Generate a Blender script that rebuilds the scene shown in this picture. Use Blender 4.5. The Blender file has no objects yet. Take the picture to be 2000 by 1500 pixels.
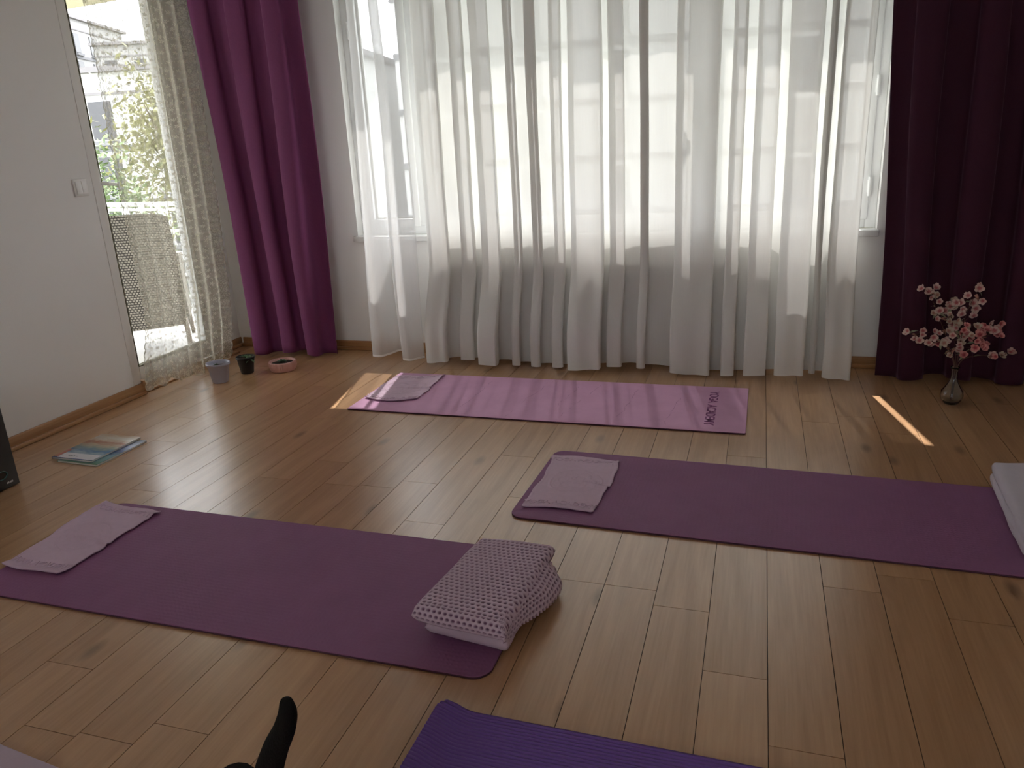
import bpy, bmesh, math, random
from mathutils import Vector, Matrix, noise
random.seed(7)
R = math.radians
scene = bpy.context.scene
COL = scene.collection

# ---------------------------------------------------------------- camera
cam_d = bpy.data.cameras.new('camera'); cam = bpy.data.objects.new('camera', cam_d); COL.objects.link(cam)
F, YAW, PITCH, ROLL, CH = 1505.83, R(18.1507), R(17.5426), R(-2.9409), 1.2
fw = Vector((-math.sin(YAW)*math.cos(PITCH), math.cos(YAW)*math.cos(PITCH), -math.sin(PITCH)))
rt = Vector((math.cos(YAW), math.sin(YAW), 0)); up = rt.cross(fw)
r2 = rt*math.cos(ROLL)+up*math.sin(ROLL); u2 = -rt*math.sin(ROLL)+up*math.cos(ROLL)
cam.matrix_world = Matrix(((r2.x, u2.x, -fw.x, 0), (r2.y, u2.y, -fw.y, 0), (r2.z, u2.z, -fw.z, CH), (0, 0, 0, 1)))
cam_d.sensor_fit = 'HORIZONTAL'; cam_d.sensor_width = 36; cam_d.lens = 36*F/2000
cam_d.clip_start = .02; cam_d.clip_end = 500
scene.camera = cam

# ---------------------------------------------------------------- sky, sun, exposure
w = bpy.data.worlds.new('sky'); scene.world = w; w.use_nodes = True
bg = w.node_tree.nodes['Background']
bg.inputs[0].default_value = (.93, .965, 1, 1); bg.inputs[1].default_value = 3.6
sun_d = bpy.data.lights.new('sun', 'SUN'); sun_d.energy = 4.9; sun_d.color = (1, .96, .9); sun_d.angle = R(.55)
sun = bpy.data.objects.new('sun', sun_d); COL.objects.link(sun)
sun.rotation_euler = Vector((.2, -1, -1.6)).to_track_quat('-Z', 'Y').to_euler()
vs = scene.view_settings; vs.view_transform = 'Standard'; vs.look = 'None'; vs.exposure = 1.08; vs.gamma = 1
vs.use_curve_mapping = False
cy = scene.cycles
cy.max_bounces = 14; cy.diffuse_bounces = 6; cy.transparent_max_bounces = 24; cy.transmission_bounces = 8
cy.sample_clamp_indirect = 6; cy.caustics_reflective = False; cy.caustics_refractive = False
cy.use_denoising = True

# ---------------------------------------------------------------- helpers
def link(o, parent=None):
    COL.objects.link(o)
    if parent: o.parent = parent
    return o
def obj(name, me, mat, parent=None, smooth=False):
    if isinstance(me, bmesh.types.BMesh):
        m = bpy.data.meshes.new(name); me.to_mesh(m); me.free(); me = m
    if mat is not None and not me.materials: me.materials.append(mat)
    if smooth:
        for p in me.polygons: p.use_smooth = True
    return link(bpy.data.objects.new(name, me), parent)
def tag(o, label, cat, group=None):
    o['label'] = label; o['category'] = cat
    if group: o['group'] = group
    return o
def struct(o): o['kind'] = 'structure'; return o
def thing(name, label, cat, loc=(0, 0, 0), rz=0, group=None):
    o = bpy.data.objects.new(name, None); link(o); o.location = loc; o.rotation_euler = (0, 0, rz)
    return tag(o, label, cat, group)
def box(bm, x0, x1, y0, y1, z0, z1, M=None):
    v = [bm.verts.new(Vector(p) if M is None else M@Vector(p)) for p in
         ((x0,y0,z0),(x1,y0,z0),(x1,y1,z0),(x0,y1,z0),(x0,y0,z1),(x1,y0,z1),(x1,y1,z1),(x0,y1,z1))]
    for f in ((3,2,1,0),(4,5,6,7),(0,1,5,4),(1,2,6,5),(2,3,7,6),(3,0,4,7)): bm.faces.new([v[i] for i in f])
    return v
def bxs(*bs):
    bm = bmesh.new()
    for b in bs: box(bm, *b)
    return bm
def bev(o, wd=.003, seg=2):
    m = o.modifiers.new('bevel', 'BEVEL'); m.width = wd; m.segments = seg; m.limit_method = 'ANGLE'
    for p in o.data.polygons: p.use_smooth = True
    return o
def lathe(bm, prof, n=32, c=(0, 0), wob=None):
    rows = []
    for (r, z) in prof:
        if r < 1e-5: rows.append([bm.verts.new((c[0], c[1], z))]); continue
        row = []
        for i in range(n):
            a = 2*math.pi*i/n; rr = r*(wob(a, z) if wob else 1)
            row.append(bm.verts.new((c[0]+rr*math.cos(a), c[1]+rr*math.sin(a), z)))
        rows.append(row)
    for A, B in zip(rows, rows[1:]):
        for i in range(n):
            j = (i+1) % n
            if len(A) == 1 and len(B) == 1: continue
            if len(A) == 1: bm.faces.new((A[0], B[j], B[i]))
            elif len(B) == 1: bm.faces.new((A[i], A[j], B[0]))
            else: bm.faces.new((A[i], A[j], B[j], B[i]))
def tube(bm, pts, rad, n=8):
    pts = [Vector(p) for p in pts]; rows = []
    rads = rad if isinstance(rad, (list, tuple)) else [rad]*len(pts)
    ref = Vector((.3, .2, 1)).normalized()
    for i, p in enumerate(pts):
        d = (pts[min(i+1, len(pts)-1)]-pts[max(i-1, 0)]).normalized()
        a = d.cross(ref)
        if a.length < .05: a = d.cross(Vector((1, 0, 0)))
        a.normalize(); b = d.cross(a)
        rows.append([bm.verts.new(p+(a*math.cos(2*math.pi*k/n)+b*math.sin(2*math.pi*k/n))*rads[i]) for k in range(n)])
    for A, B in zip(rows, rows[1:]):
        for k in range(n): bm.faces.new((A[k], A[(k+1) % n], B[(k+1) % n], B[k]))
    bm.faces.new(rows[0][::-1]); bm.faces.new(rows[-1])
def grid(bm, nu, nv, fn, uvfn=None, close_u=False):
    uvl = bm.loops.layers.uv.verify() if uvfn else None
    V = [[bm.verts.new(fn(i/(nu-1) if not close_u else i/nu, j/(nv-1))) for i in range(nu)] for j in range(nv)]
    for j in range(nv-1):
        for i in range(nu if close_u else nu-1):
            k = (i+1) % nu
            f = bm.faces.new((V[j][i], V[j][k], V[j+1][k], V[j+1][i]))
            if uvfn:
                for l, (a, b) in zip(f.loops, ((i, j), (i+1, j), (i+1, j+1), (i, j+1))): l[uvl].uv = uvfn(a, b)
    return V
def catmull(P, per):
    P = [Vector(p) for p in P]; out = []
    for i in range(len(P)-1):
        p0, p1, p2, p3 = P[max(i-1, 0)], P[i], P[i+1], P[min(i+2, len(P)-1)]
        for k in range(per):
            t = k/per
            out.append(.5*((2*p1)+(p2-p0)*t+(2*p0-5*p1+4*p2-p3)*t*t+(3*p1-p0-3*p2+p3)*t**3))
    out.append(P[-1]); return out
def sstep(a, b, x):
    t = max(0, min(1, (x-a)/(b-a))); return t*t*(3-2*t)
def lerp_tab(tab, z):
    tab = sorted(tab)
    if z <= tab[0][0]: return tab[0][1]
    for (a, b), (c, d) in zip(tab, tab[1:]):
        if z <= c: return b+(d-b)*(z-a)/(c-a)
    return tab[-1][1]
def textmesh(s, size, ext=.0003, bevel=0, spacing=1.0, bold=0):
    c = bpy.data.curves.new('t', 'FONT'); c.body = s; c.size = size; c.extrude = ext; c.align_x = 'CENTER'; c.align_y = 'CENTER'
    c.space_character = spacing; c.offset = bold; c.bevel_depth = bevel
    o = bpy.data.objects.new('t', c); link(o)
    bpy.context.view_layer.update()
    me = bpy.data.meshes.new_from_object(o.evaluated_get(bpy.context.evaluated_depsgraph_get()))
    bpy.data.objects.remove(o); return me

# ---------------------------------------------------------------- materials
def mat(name):
    m = bpy.data.materials.new(name); m.use_nodes = True; nt = m.node_tree
    return m, nt, nt.nodes['Principled BSDF'], nt.nodes['Material Output']
def N(nt, t, **kw):
    n = nt.nodes.new(t)
    for k, v in kw.items():
        if k.startswith('i_'):
            key = k[2:]; key = int(key) if key.isdigit() else key.replace('_', ' ')
            n.inputs[key].default_value = v
        else: setattr(n, k, v)
    return n
def rgba(c): return (c[0], c[1], c[2], 1)
def simple(name, c, rough=.5, metal=0, var=0, scale=20, bump=0, bscale=200, spec=.5, sheen=0, stretch=None):
    m, nt, p, out = mat(name); L = nt.links.new
    p.inputs['Base Color'].default_value = rgba(c); p.inputs['Roughness'].default_value = rough
    p.inputs['Metallic'].default_value = metal; p.inputs['Specular IOR Level'].default_value = spec
    if sheen: p.inputs['Sheen Weight'].default_value = sheen; p.inputs['Sheen Roughness'].default_value = .5
    tc = N(nt, 'ShaderNodeTexCoord'); src = tc.outputs['Object']
    if stretch:
        mp = N(nt, 'ShaderNodeMapping'); mp.inputs['Scale'].default_value = stretch; L(src, mp.inputs[0]); src = mp.outputs[0]
    if var:
        n = N(nt, 'ShaderNodeTexNoise', i_Scale=scale, i_Detail=4.0); L(src, n.inputs['Vector'])
        mx = N(nt, 'ShaderNodeMix', data_type='RGBA'); mx.inputs[6].default_value = rgba([x*(1-var) for x in c])
        mx.inputs[7].default_value = rgba([min(1, x*(1+var)) for x in c]); L(n.outputs[0], mx.inputs[0]); L(mx.outputs[2], p.inputs['Base Color'])
    if bump:
        n = N(nt, 'ShaderNodeTexNoise', i_Scale=bscale, i_Detail=3.0); L(src, n.inputs['Vector'])
        b = N(nt, 'ShaderNodeBump', i_Strength=bump, i_Distance=.002); L(n.outputs[0], b.inputs['Height']); L(b.outputs[0], p.inputs['Normal'])
    return m
def math_n(nt, op, a, b=None, c=None):
    n = N(nt, 'ShaderNodeMath', operation=op)
    for i, v in enumerate((a, b, c)):
        if v is None: continue
        if isinstance(v, (int, float)): n.inputs[i].default_value = v
        else: nt.links.new(v, n.inputs[i])
    return n.outputs[0]

M = {}
M['wall'] = simple('wall_paint', (.86, .855, .84), .85, var=.02, scale=3, bump=.15, bscale=120)
M['wall_out'] = simple('outer_render', (.50, .47, .34), .9, var=.04, scale=4)
M['ceiling'] = simple('ceiling_paint', (.88, .875, .86), .9)
M['pvc'] = simple('white_pvc', (.84, .85, .85), .35, var=.01)
M['seal'] = simple('rubber_seal', (.10, .09, .05), .6)
M['metalw'] = simple('white_metal', (.80, .81, .82), .35)
M['steel'] = simple('steel', (.6, .6, .6), .3, metal=1)
M['black'] = simple('black_plastic', (.012, .012, .013), .35)
M['black_matt'] = simple('black_cloth', (.01, .01, .011), .8, bump=.4, bscale=900)
M['soil'] = simple('soil', (.035, .022, .014), .95, var=.4, scale=80, bump=1, bscale=150)
M['plant'] = simple('plant_green', (.09, .17, .09), .5, var=.3, scale=60)
M['radiator'] = simple('radiator_enamel', (.62, .58, .54), .4)

def glass_mat(name, tint=(1, 1, 1)):
    m, nt, p, out = mat(name); L = nt.links.new; nt.nodes.remove(p)
    t = N(nt, 'ShaderNodeBsdfTransparent'); t.inputs[0].default_value = rgba([.95*x for x in tint]); g = N(nt, 'ShaderNodeBsdfGlossy', i_Roughness=.02)
    lw = N(nt, 'ShaderNodeLayerWeight', i_Blend=.5); f5 = math_n(nt, 'ADD', math_n(nt, 'MULTIPLY', math_n(nt, 'POWER', lw.outputs['Facing'], 5.0), .9), .04); mx = N(nt, 'ShaderNodeMixShader')
    L(f5, mx.inputs[0]); L(t.outputs[0], mx.inputs[1]); L(g.outputs[0], mx.inputs[2]); L(mx.outputs[0], out.inputs[0])
    return m
M['glass'] = glass_mat('window_glass')

def sheer(name, c, opacity, fold=0.0, transl=.62):
    m, nt, p, out = mat(name); L = nt.links.new; nt.nodes.remove(p)
    t = N(nt, 'ShaderNodeBsdfTransparent'); tr = N(nt, 'ShaderNodeBsdfTranslucent'); d = N(nt, 'ShaderNodeBsdfDiffuse')
    tr.inputs[0].default_value = rgba(c); d.inputs[0].default_value = rgba(c)
    m1 = N(nt, 'ShaderNodeMixShader'); m1.inputs[0].default_value = transl; L(d.outputs[0], m1.inputs[1]); L(tr.outputs[0], m1.inputs[2])
    m2 = N(nt, 'ShaderNodeMixShader'); L(t.outputs[0], m2.inputs[1]); L(m1.outputs[0], m2.inputs[2]); L(m2.outputs[0], out.inputs[0])
    uv = N(nt, 'ShaderNodeUVMap'); sp = N(nt, 'ShaderNodeSeparateXYZ'); L(uv.outputs[0], sp.inputs[0])
    # the woven hem band at the bottom edge is denser than the cloth
    hem = math_n(nt, 'LESS_THAN', sp.outputs[1], .012)
    nz = N(nt, 'ShaderNodeTexNoise', i_Scale=1.0, i_Detail=2.0)
    mp = N(nt, 'ShaderNodeMapping'); mp.inputs['Scale'].default_value = (900, 6, 1); L(uv.outputs[0], mp.inputs[0]); L(mp.outputs[0], nz.inputs['Vector'])
    o = math_n(nt, 'ADD', math_n(nt, 'MULTIPLY', math_n(nt, 'SUBTRACT', nz.outputs[0], .5), .10), opacity)
    o = math_n(nt, 'MAXIMUM', o, math_n(nt, 'MULTIPLY', hem, .96))
    # a gauze is denser seen edge-on: more thread along the ray
    lw = N(nt, 'ShaderNodeLayerWeight', i_Blend=.35)
    o = math_n(nt, 'ADD', o, math_n(nt, 'MULTIPLY', lw.outputs['Facing'], .25))
    o = math_n(nt, 'MINIMUM', o, .97)
    L(o, m2.inputs[0]); return m
M['sheer_dense'] = sheer('white_voile', (.82, .815, .79), .94, transl=.185)
M['sheer_thin'] = sheer('thin_white_voile', (.92, .925, .93), .60, transl=.30)

def lace_mat():
    m, nt, p, out = mat('cream_lace'); L = nt.links.new; nt.nodes.remove(p)
    uv = N(nt, 'ShaderNodeUVMap'); sc = N(nt, 'ShaderNodeVectorMath', operation='SCALE'); sc.inputs['Scale'].default_value = 1/.042; L(uv.outputs[0], sc.inputs[0])
    vo = N(nt, 'ShaderNodeTexVoronoi', voronoi_dimensions='2D', i_Scale=1.0, i_Randomness=.55); L(sc.outputs[0], vo.inputs['Vector'])
    df = N(nt, 'ShaderNodeVectorMath', operation='SUBTRACT'); L(sc.outputs[0], df.inputs[0]); L(vo.outputs['Position'], df.inputs[1])
    sp = N(nt, 'ShaderNodeSeparateXYZ'); L(df.outputs[0], sp.inputs[0])
    ang = math_n(nt, 'ARCTAN2', sp.outputs[1], sp.outputs[0]); dist = vo.outputs['Distance']
    cs = math_n(nt, 'COSINE', math_n(nt, 'MULTIPLY', ang, 5.0))
    rad = math_n(nt, 'ADD', math_n(nt, 'MULTIPLY', cs, .075), .17)
    inside = math_n(nt, 'LESS_THAN', dist, rad)
    hole = math_n(nt, 'LESS_THAN', dist, .045)
    fl = math_n(nt, 'SUBTRACT', inside, hole)
    # little leaves between the flowers
    v2 = N(nt, 'ShaderNodeTexVoronoi', voronoi_dimensions='2D', i_Scale=1.0, i_Randomness=.8)
    mp = N(nt, 'ShaderNodeMapping'); mp.inputs['Scale'].default_value = (90, 38, 1); mp.inputs['Rotation'].default_value = (0, 0, .6); L(uv.outputs[0], mp.inputs[0]); L(mp.outputs[0], v2.inputs['Vector'])
    lf = math_n(nt, 'LESS_THAN', v2.outputs['Distance'], .14)
    # trim along the scalloped borders, distance to the border is in the second map
    u2 = N(nt, 'ShaderNodeUVMap', uv_map='edge'); s2 = N(nt, 'ShaderNodeSeparateXYZ'); L(u2.outputs[0], s2.inputs[0])
    rim = math_n(nt, 'LESS_THAN', s2.outputs[0], .0022)
    band = math_n(nt, 'MULTIPLY', math_n(nt, 'GREATER_THAN', s2.outputs[0], .012), math_n(nt, 'LESS_THAN', s2.outputs[0], .05))
    v3 = N(nt, 'ShaderNodeTexVoronoi', voronoi_dimensions='2D', feature='DISTANCE_TO_EDGE', i_Scale=85.0); L(uv.outputs[0], v3.inputs['Vector'])
    bn = math_n(nt, 'MULTIPLY', band, math_n(nt, 'GREATER_THAN', v3.outputs['Distance'], .16))
    o = math_n(nt, 'MAXIMUM', math_n(nt, 'MULTIPLY', math_n(nt, 'MAXIMUM', fl, lf), .90), .42)
    o = math_n(nt, 'MAXIMUM', o, math_n(nt, 'MULTIPLY', bn, .66)); o = math_n(nt, 'MAXIMUM', o, rim)
    t = N(nt, 'ShaderNodeBsdfTransparent'); tr = N(nt, 'ShaderNodeBsdfTranslucent'); d = N(nt, 'ShaderNodeBsdfDiffuse')
    c = (.60, .57, .48); tr.inputs[0].default_value = rgba(c); d.inputs[0].default_value = rgba(c)
    m1 = N(nt, 'ShaderNodeMixShader'); m1.inputs[0].default_value = .35; L(d.outputs[0], m1.inputs[1]); L(tr.outputs[0], m1.inputs[2])
    m2 = N(nt, 'ShaderNodeMixShader'); L(o, m2.inputs[0]); L(t.outputs[0], m2.inputs[1]); L(m1.outputs[0], m2.inputs[2]); L(m2.outputs[0], out.inputs[0])
    return m
M['lace'] = lace_mat()

def curtain_mat(name, c):
    m, nt, p, out = mat(name); L = nt.links.new
    p.inputs['Roughness'].default_value = .75; p.inputs['Specular IOR Level'].default_value = .15
    p.inputs['Sheen Weight'].default_value = .25; p.inputs['Sheen Roughness'].default_value = .4; p.inputs['Sheen Tint'].default_value = (.75, .45, .65, 1)
    uv = N(nt, 'ShaderNodeUVMap'); mp = N(nt, 'ShaderNodeMapping'); mp.inputs['Scale'].default_value = (500, 60, 1); L(uv.outputs[0], mp.inputs[0])
    n = N(nt, 'ShaderNodeTexNoise', i_Scale=1.0, i_Detail=3.0); L(mp.outputs[0], n.inputs['Vector'])
    mx = N(nt, 'ShaderNodeMix', data_type='RGBA'); mx.inputs[6].default_value = rgba([x*.8 for x in c]); mx.inputs[7].default_value = rgba([x*1.2 for x in c])
    L(n.outputs[0], mx.inputs[0]); L(mx.outputs[2], p.inputs['Base Color'])
    b = N(nt, 'ShaderNodeBump', i_Strength=.25, i_Distance=.001); L(n.outputs[0], b.inputs['Height']); L(b.outputs[0], p.inputs['Normal'])
    return m
M['purple'] = curtain_mat('plum_satin', (.19, .05, .135)); M['purple_shaded'] = curtain_mat('shaded_plum_satin', (.05, .014, .030))  # second plum is a darkened copy: backlit shade put into the colour

def floor_mat(name, c0=(.36, .19, .088), c1=(.57, .345, .18), rough=.27):
    m, nt, p, out = mat(name); L = nt.links.new
    at = N(nt, 'ShaderNodeAttribute', attribute_name='plank'); tc = N(nt, 'ShaderNodeTexCoord')
    sh = N(nt, 'ShaderNodeVectorMath', operation='SCALE'); sh.inputs['Scale'].default_value = 37.0; L(at.outputs['Vector'], sh.inputs[0])
    ad = N(nt, 'ShaderNodeVectorMath', operation='ADD'); L(tc.outputs['Object'], ad.inputs[0]); L(sh.outputs[0], ad.inputs[1])
    mp = N(nt, 'ShaderNodeMapping'); mp.inputs['Scale'].default_value = (14, 1.1, 1); L(ad.outputs[0], mp.inputs[0])
    n1 = N(nt, 'ShaderNodeTexNoise', i_Scale=1.0, i_Detail=6.0, i_Roughness=.6, i_Distortion=1.2); L(mp.outputs[0], n1.inputs['Vector'])
    mp2 = N(nt, 'ShaderNodeMapping'); mp2.inputs['Scale'].default_value = (160, 5, 1); L(ad.outputs[0], mp2.inputs[0])
    n2 = N(nt, 'ShaderNodeTexNoise', i_Scale=1.0, i_Detail=4.0); L(mp2.outputs[0], n2.inputs['Vector'])
    mp3 = N(nt, 'ShaderNodeMapping'); mp3.inputs['Scale'].default_value = (3.1, 1.3, 1); L(ad.outputs[0], mp3.inputs[0])
    kn = N(nt, 'ShaderNodeTexVoronoi', voronoi_dimensions='2D', i_Scale=.8); L(mp3.outputs[0], kn.inputs['Vector'])
    knm = N(nt, 'ShaderNodeMapRange'); knm.inputs[1].default_value = .015; knm.inputs[2].default_value = .06; knm.inputs[3].default_value = .55; knm.inputs[4].default_value = 1; L(kn.outputs['Distance'], knm.inputs[0])
    f = math_n(nt, 'ADD', math_n(nt, 'MULTIPLY', n1.outputs[0], .75), math_n(nt, 'MULTIPLY', n2.outputs[0], .35))
    f = math_n(nt, 'ADD', f, math_n(nt, 'MULTIPLY', math_n(nt, 'SUBTRACT', at.outputs['Fac'], .5), .30))
    cr = N(nt, 'ShaderNodeValToRGB'); cr.color_ramp.elements[0].position = .25; cr.color_ramp.elements[0].color = rgba(c0)
    cr.color_ramp.elements[1].position = .8; cr.color_ramp.elements[1].color = rgba(c1); L(f, cr.inputs[0])
    mx = N(nt, 'ShaderNodeMix', data_type='RGBA', blend_type='MULTIPLY'); mx.inputs[0].default_value = 1; L(cr.outputs[0], mx.inputs[6]); L(knm.outputs[0], mx.inputs[7])
    L(mx.outputs[2], p.inputs['Base Color'])
    p.inputs['Roughness'].default_value = rough; p.inputs['Specular IOR Level'].default_value = .8; p.inputs['Coat Weight'].default_value = .55; p.inputs['Coat Roughness'].default_value = .30; p.inputs['Coat IOR'].default_value = 1.6
    b = N(nt, 'ShaderNodeBump', i_Strength=.12, i_Distance=.0012); L(n2.outputs[0], b.inputs['Height']); L(b.outputs[0], p.inputs['Normal'])
    return m
M['laminate'] = floor_mat('oak_laminate')
M['gap'] = simple('plank_joint', (.05, .018, .008), .8)

def wood_trim(name, c0, c1, sc):
    m, nt, p, out = mat(name); L = nt.links.new
    tc = N(nt, 'ShaderNodeTexCoord'); mp = N(nt, 'ShaderNodeMapping'); mp.inputs['Scale'].default_value = sc; L(tc.outputs['Object'], mp.inputs[0])
    n = N(nt, 'ShaderNodeTexNoise', i_Scale=1.0, i_Detail=5.0, i_Distortion=.8); L(mp.outputs[0], n.inputs['Vector'])
    cr = N(nt, 'ShaderNodeValToRGB'); cr.color_ramp.elements[0].position = .3; cr.color_ramp.elements[1].position = .75
    cr.color_ramp.elements[0].color = rgba(c0); cr.color_ramp.elements[1].color = rgba(c1); L(n.outputs[0], cr.inputs[0]); L(cr.outputs[0], p.inputs['Base Color'])
    p.inputs['Roughness'].default_value = .4; return m
M['base_y'] = wood_trim('oak_trim_side', (.34, .17, .07), (.50, .29, .14), (30, 1.5, 60))
M['base_x'] = wood_trim('oak_trim_back', (.30, .14, .055), (.46, .25, .11), (1.5, 30, 60))

# ---------------------------------------------------------------- room shell
XL, XD, YB, XR, YF, ZC = -3.11, -3.22, 4.15, 1.75, -4.0, 2.6
SL, SR, SZ, ST = -2.275, .545, .70, 2.25       # window opening
# floor: every plank its own face, joints are real gaps over a dark base
bm = bmesh.new(); al = bm.verts.layers.float_vector.new('plank')
PW, X0 = .1447, -.0803; known = {-2: 1.867, -1: 1.797, 0: 1.56, 1: 1.355, -11: 1.21, -10: 1.015, -6: 2.70, -5: 2.345, -16: 2.335, -15: 2.117}
rg = random.Random(3); g = .0009
for k in range(-22, 13):
    xa, xb = X0+PW*k, X0+PW*(k+1); xa = max(xa, -3.34); xb = min(xb, XR)
    if xb-xa < .01: continue
    off = known.get(k, rg.uniform(0, 1.3)); off = off % 1.3
    ys = [YF]+[off+1.3*i for i in range(-5, 5) if YF+.02 < off+1.3*i < YB-.02]+[YB]
    for a, b in zip(ys, ys[1:]):
        pl = (rg.random(), rg.random(), rg.random())
        top = [(xa+g, a+g, 0), (xb-g, a+g, 0), (xb-g, b-g, 0), (xa+g, b-g, 0)]
        vt = [bm.verts.new(q) for q in top]; vb = [bm.verts.new((q[0], q[1], -.003)) for q in top]
        for v in vt+vb: v[al] = pl
        bm.faces.new(vt)
        for i in range(4): bm.faces.new((vb[i], vb[(i+1) % 4], vt[(i+1) % 4], vt[i]))
fl = struct(obj('floor', bm, M['laminate']))
fl.data.materials.append(M['gap'])
bm = bmesh.new(); bm.from_mesh(fl.data); n0 = len(bm.faces)
box(bm, -3.34, XR+.1, YF-.1, YB+.1, -.12, -.0031); bm.faces.ensure_lookup_table()
for f in bm.faces[n0:]: f.material_index = 1
bm.to_mesh(fl.data); bm.free()
struct(obj('ceiling', bxs((-3.45, XR+.1, YF-.1, 4.40, ZC, ZC+.2)), M['ceiling']))
struct(obj('wall_left', bxs((-3.45, XL, YF-.1, 3.14, -.05, ZC), (-3.34, XD, 3.14, YB, 2.22, ZC), (-3.34, XD, 3.985, 4.40, -.05, ZC), (-3.45, -3.30, 3.02, 3.14, -.05, ZC)), M['wall']))
struct(obj('wall_back', bxs((XD, SL, YB, 4.40, -.05, ZC), (SR, XR+.1, YB, 4.40, -.05, ZC), (SL, SR, YB, 4.40, -.05, SZ-.03), (SL, SR, YB, 4.40, ST, ZC)), M['wall']))
struct(obj('wall_right', bxs((XR, XR+.1, YF-.1, YB, -.05, ZC)), M['wall']))
WA, WB, WZ0, WZ1 = -1.9, .3, 1.2, 2.3      # window added in the unseen wall behind the camera, for fill light
struct(obj('wall_front', bxs((-3.45, WA, YF-.1, YF, -.05, ZC), (WB, XR+.1, YF-.1, YF, -.05, ZC), (WA, WB, YF-.1, YF, -.05, WZ0), (WA, WB, YF-.1, YF, WZ1, ZC)), M['wall']))
w2 = struct(obj('added_fill_window', bxs(*([(WA+(WB-WA-.05)*i/3, WA+.05+(WB-WA-.05)*i/3, YF-.08, YF-.02, WZ0, WZ1) for i in range(4)]+[(WA, WB, YF-.079, YF-.021, WZ0, WZ0+.05), (WA, WB, YF-.079, YF-.021, WZ1-.05, WZ1)])), M['pvc']))
obj('pane', bxs((WA, WB, YF-.053, YF-.047, WZ0, WZ1)), M['glass'], w2)
# baseboards: stepped profile
def baseboard(name, segs, m):
    return struct(bev(obj(name, bxs(*segs), m), .0035, 2))
baseboard('baseboard_left', [(XL, XL+.012, YF, 3.149, .004, .062), (XL, XL+.024, YF, 3.149, .0005, .020)], M['base_y'])
baseboard('baseboard_corner', [(XD, XD+.012, 3.99, YB, .004, .058), (XD, XD+.024, 3.99, YB, .0005, .020)], M['base_y'])
baseboard('baseboard_back', [(XD+.03, XR, YB-.012, YB, .004, .058), (XD+.03, XR, YB-.024, YB, .0005, .020)], M['base_x'])
baseboard('baseboard_right', [(XR-.012, XR, YF, YB-.03, .004, .058), (XR-.024, XR, YF, YB-.03, .0005, .020)], M['base_y'])
# threshold below the door and the strip at the end of the wall
struct(bev(obj('trim_1', bxs((XD, XL+.004, 3.142, 3.985, .0005, .012)), M['base_y']), .003))
struct(bev(obj('trim_2', bxs((XL-.05, XL+.016, 3.142, 3.165, .013, .075)), M['base_y']), .003))

# ---------------------------------------------------------------- window
bm = bmesh.new(); Y0, Y1 = 4.215, 4.295
box(bm, SL, SL+.05, Y0, Y1, SZ, ST); box(bm, SR-.05, SR, Y0, Y1, SZ, ST)
box(bm, SL+.05, SR-.05, Y0, Y1, SZ, SZ+.05); box(bm, SL+.05, SR-.05, Y0, Y1, ST-.05, ST)
MX = (-1.87, -.30)   # mullions
for x in MX: box(bm, x-.028, x+.028, Y0, Y1, SZ+.05, ST-.05)
win = struct(bev(obj('window_1', bm, M['pvc']), .004, 2))
bays = ((SL+.05, MX[0]-.028), (MX[0]+.028, MX[1]-.028), (MX[1]+.028, SR-.05))
for i, (a, b) in enumerate(bays):
    c, d = SZ+.05, ST-.05; s = .040; ys, ye = (4.205, 4.275)
    bev(obj('sash', bxs((a-.008, a+s, ys, ye, c-.008, d+.008), (b-s, b+.008, ys, ye, c-.008, d+.008), (a+s, b-s, ys, ye, c-.008, c+s), (a+s, b-s, ys, ye, d-s, d+.008)), M['pvc'], win), .005, 2)
    obj('pane', bxs((a+s, b-s, 4.237, 4.243, c+s, d-s)), M['glass'], win)
    e = .006
    obj('seal', bxs((a+s, a+s+e, 4.23, 4.25, c+s, d-s), (b-s-e, b-s, 4.23, 4.25, c+s, d-s), (a+s+e, b-s-e, 4.23, 4.25, c+s, c+s+e)), M['seal'], win)
for x, zs in ((SL+.044, (1.35, 1.82)), (SR-.044, (.90, 1.36))):
    for z in zs:
        bm = bmesh.new(); tube(bm, [(x, 4.196, z-.045), (x, 4.196, z+.045)], .008, 12); box(bm, x-.011, x+.011, 4.200, 4.206, z-.03, z+.03)
        bev(obj('hinge', bm, M['pvc'], win), .001)
bm = bmesh.new(); box(bm, -.42, -.375, 4.19, 4.205, 1.38, 1.44); box(bm, -.408, -.387, 4.16, 4.175, 1.29, 1.43); box(bm, -.408, -.387, 4.17, 4.192, 1.40, 1.43)
bev(obj('handle', bm, M['pvc'], win), .004)
sill = obj('window_sill', bxs((SL-.018, SR+.008, 4.118, Y0, SZ-.032, SZ)), simple('sill_stone', (.80, .80, .79), .35, var=.04, scale=40), win); bev(sill, .005, 3)
# outside sill
obj('outer_sill', bxs((SL, SR, Y1, 4.45, SZ-.03, SZ-.005)), M['wall_out'], win)

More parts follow.
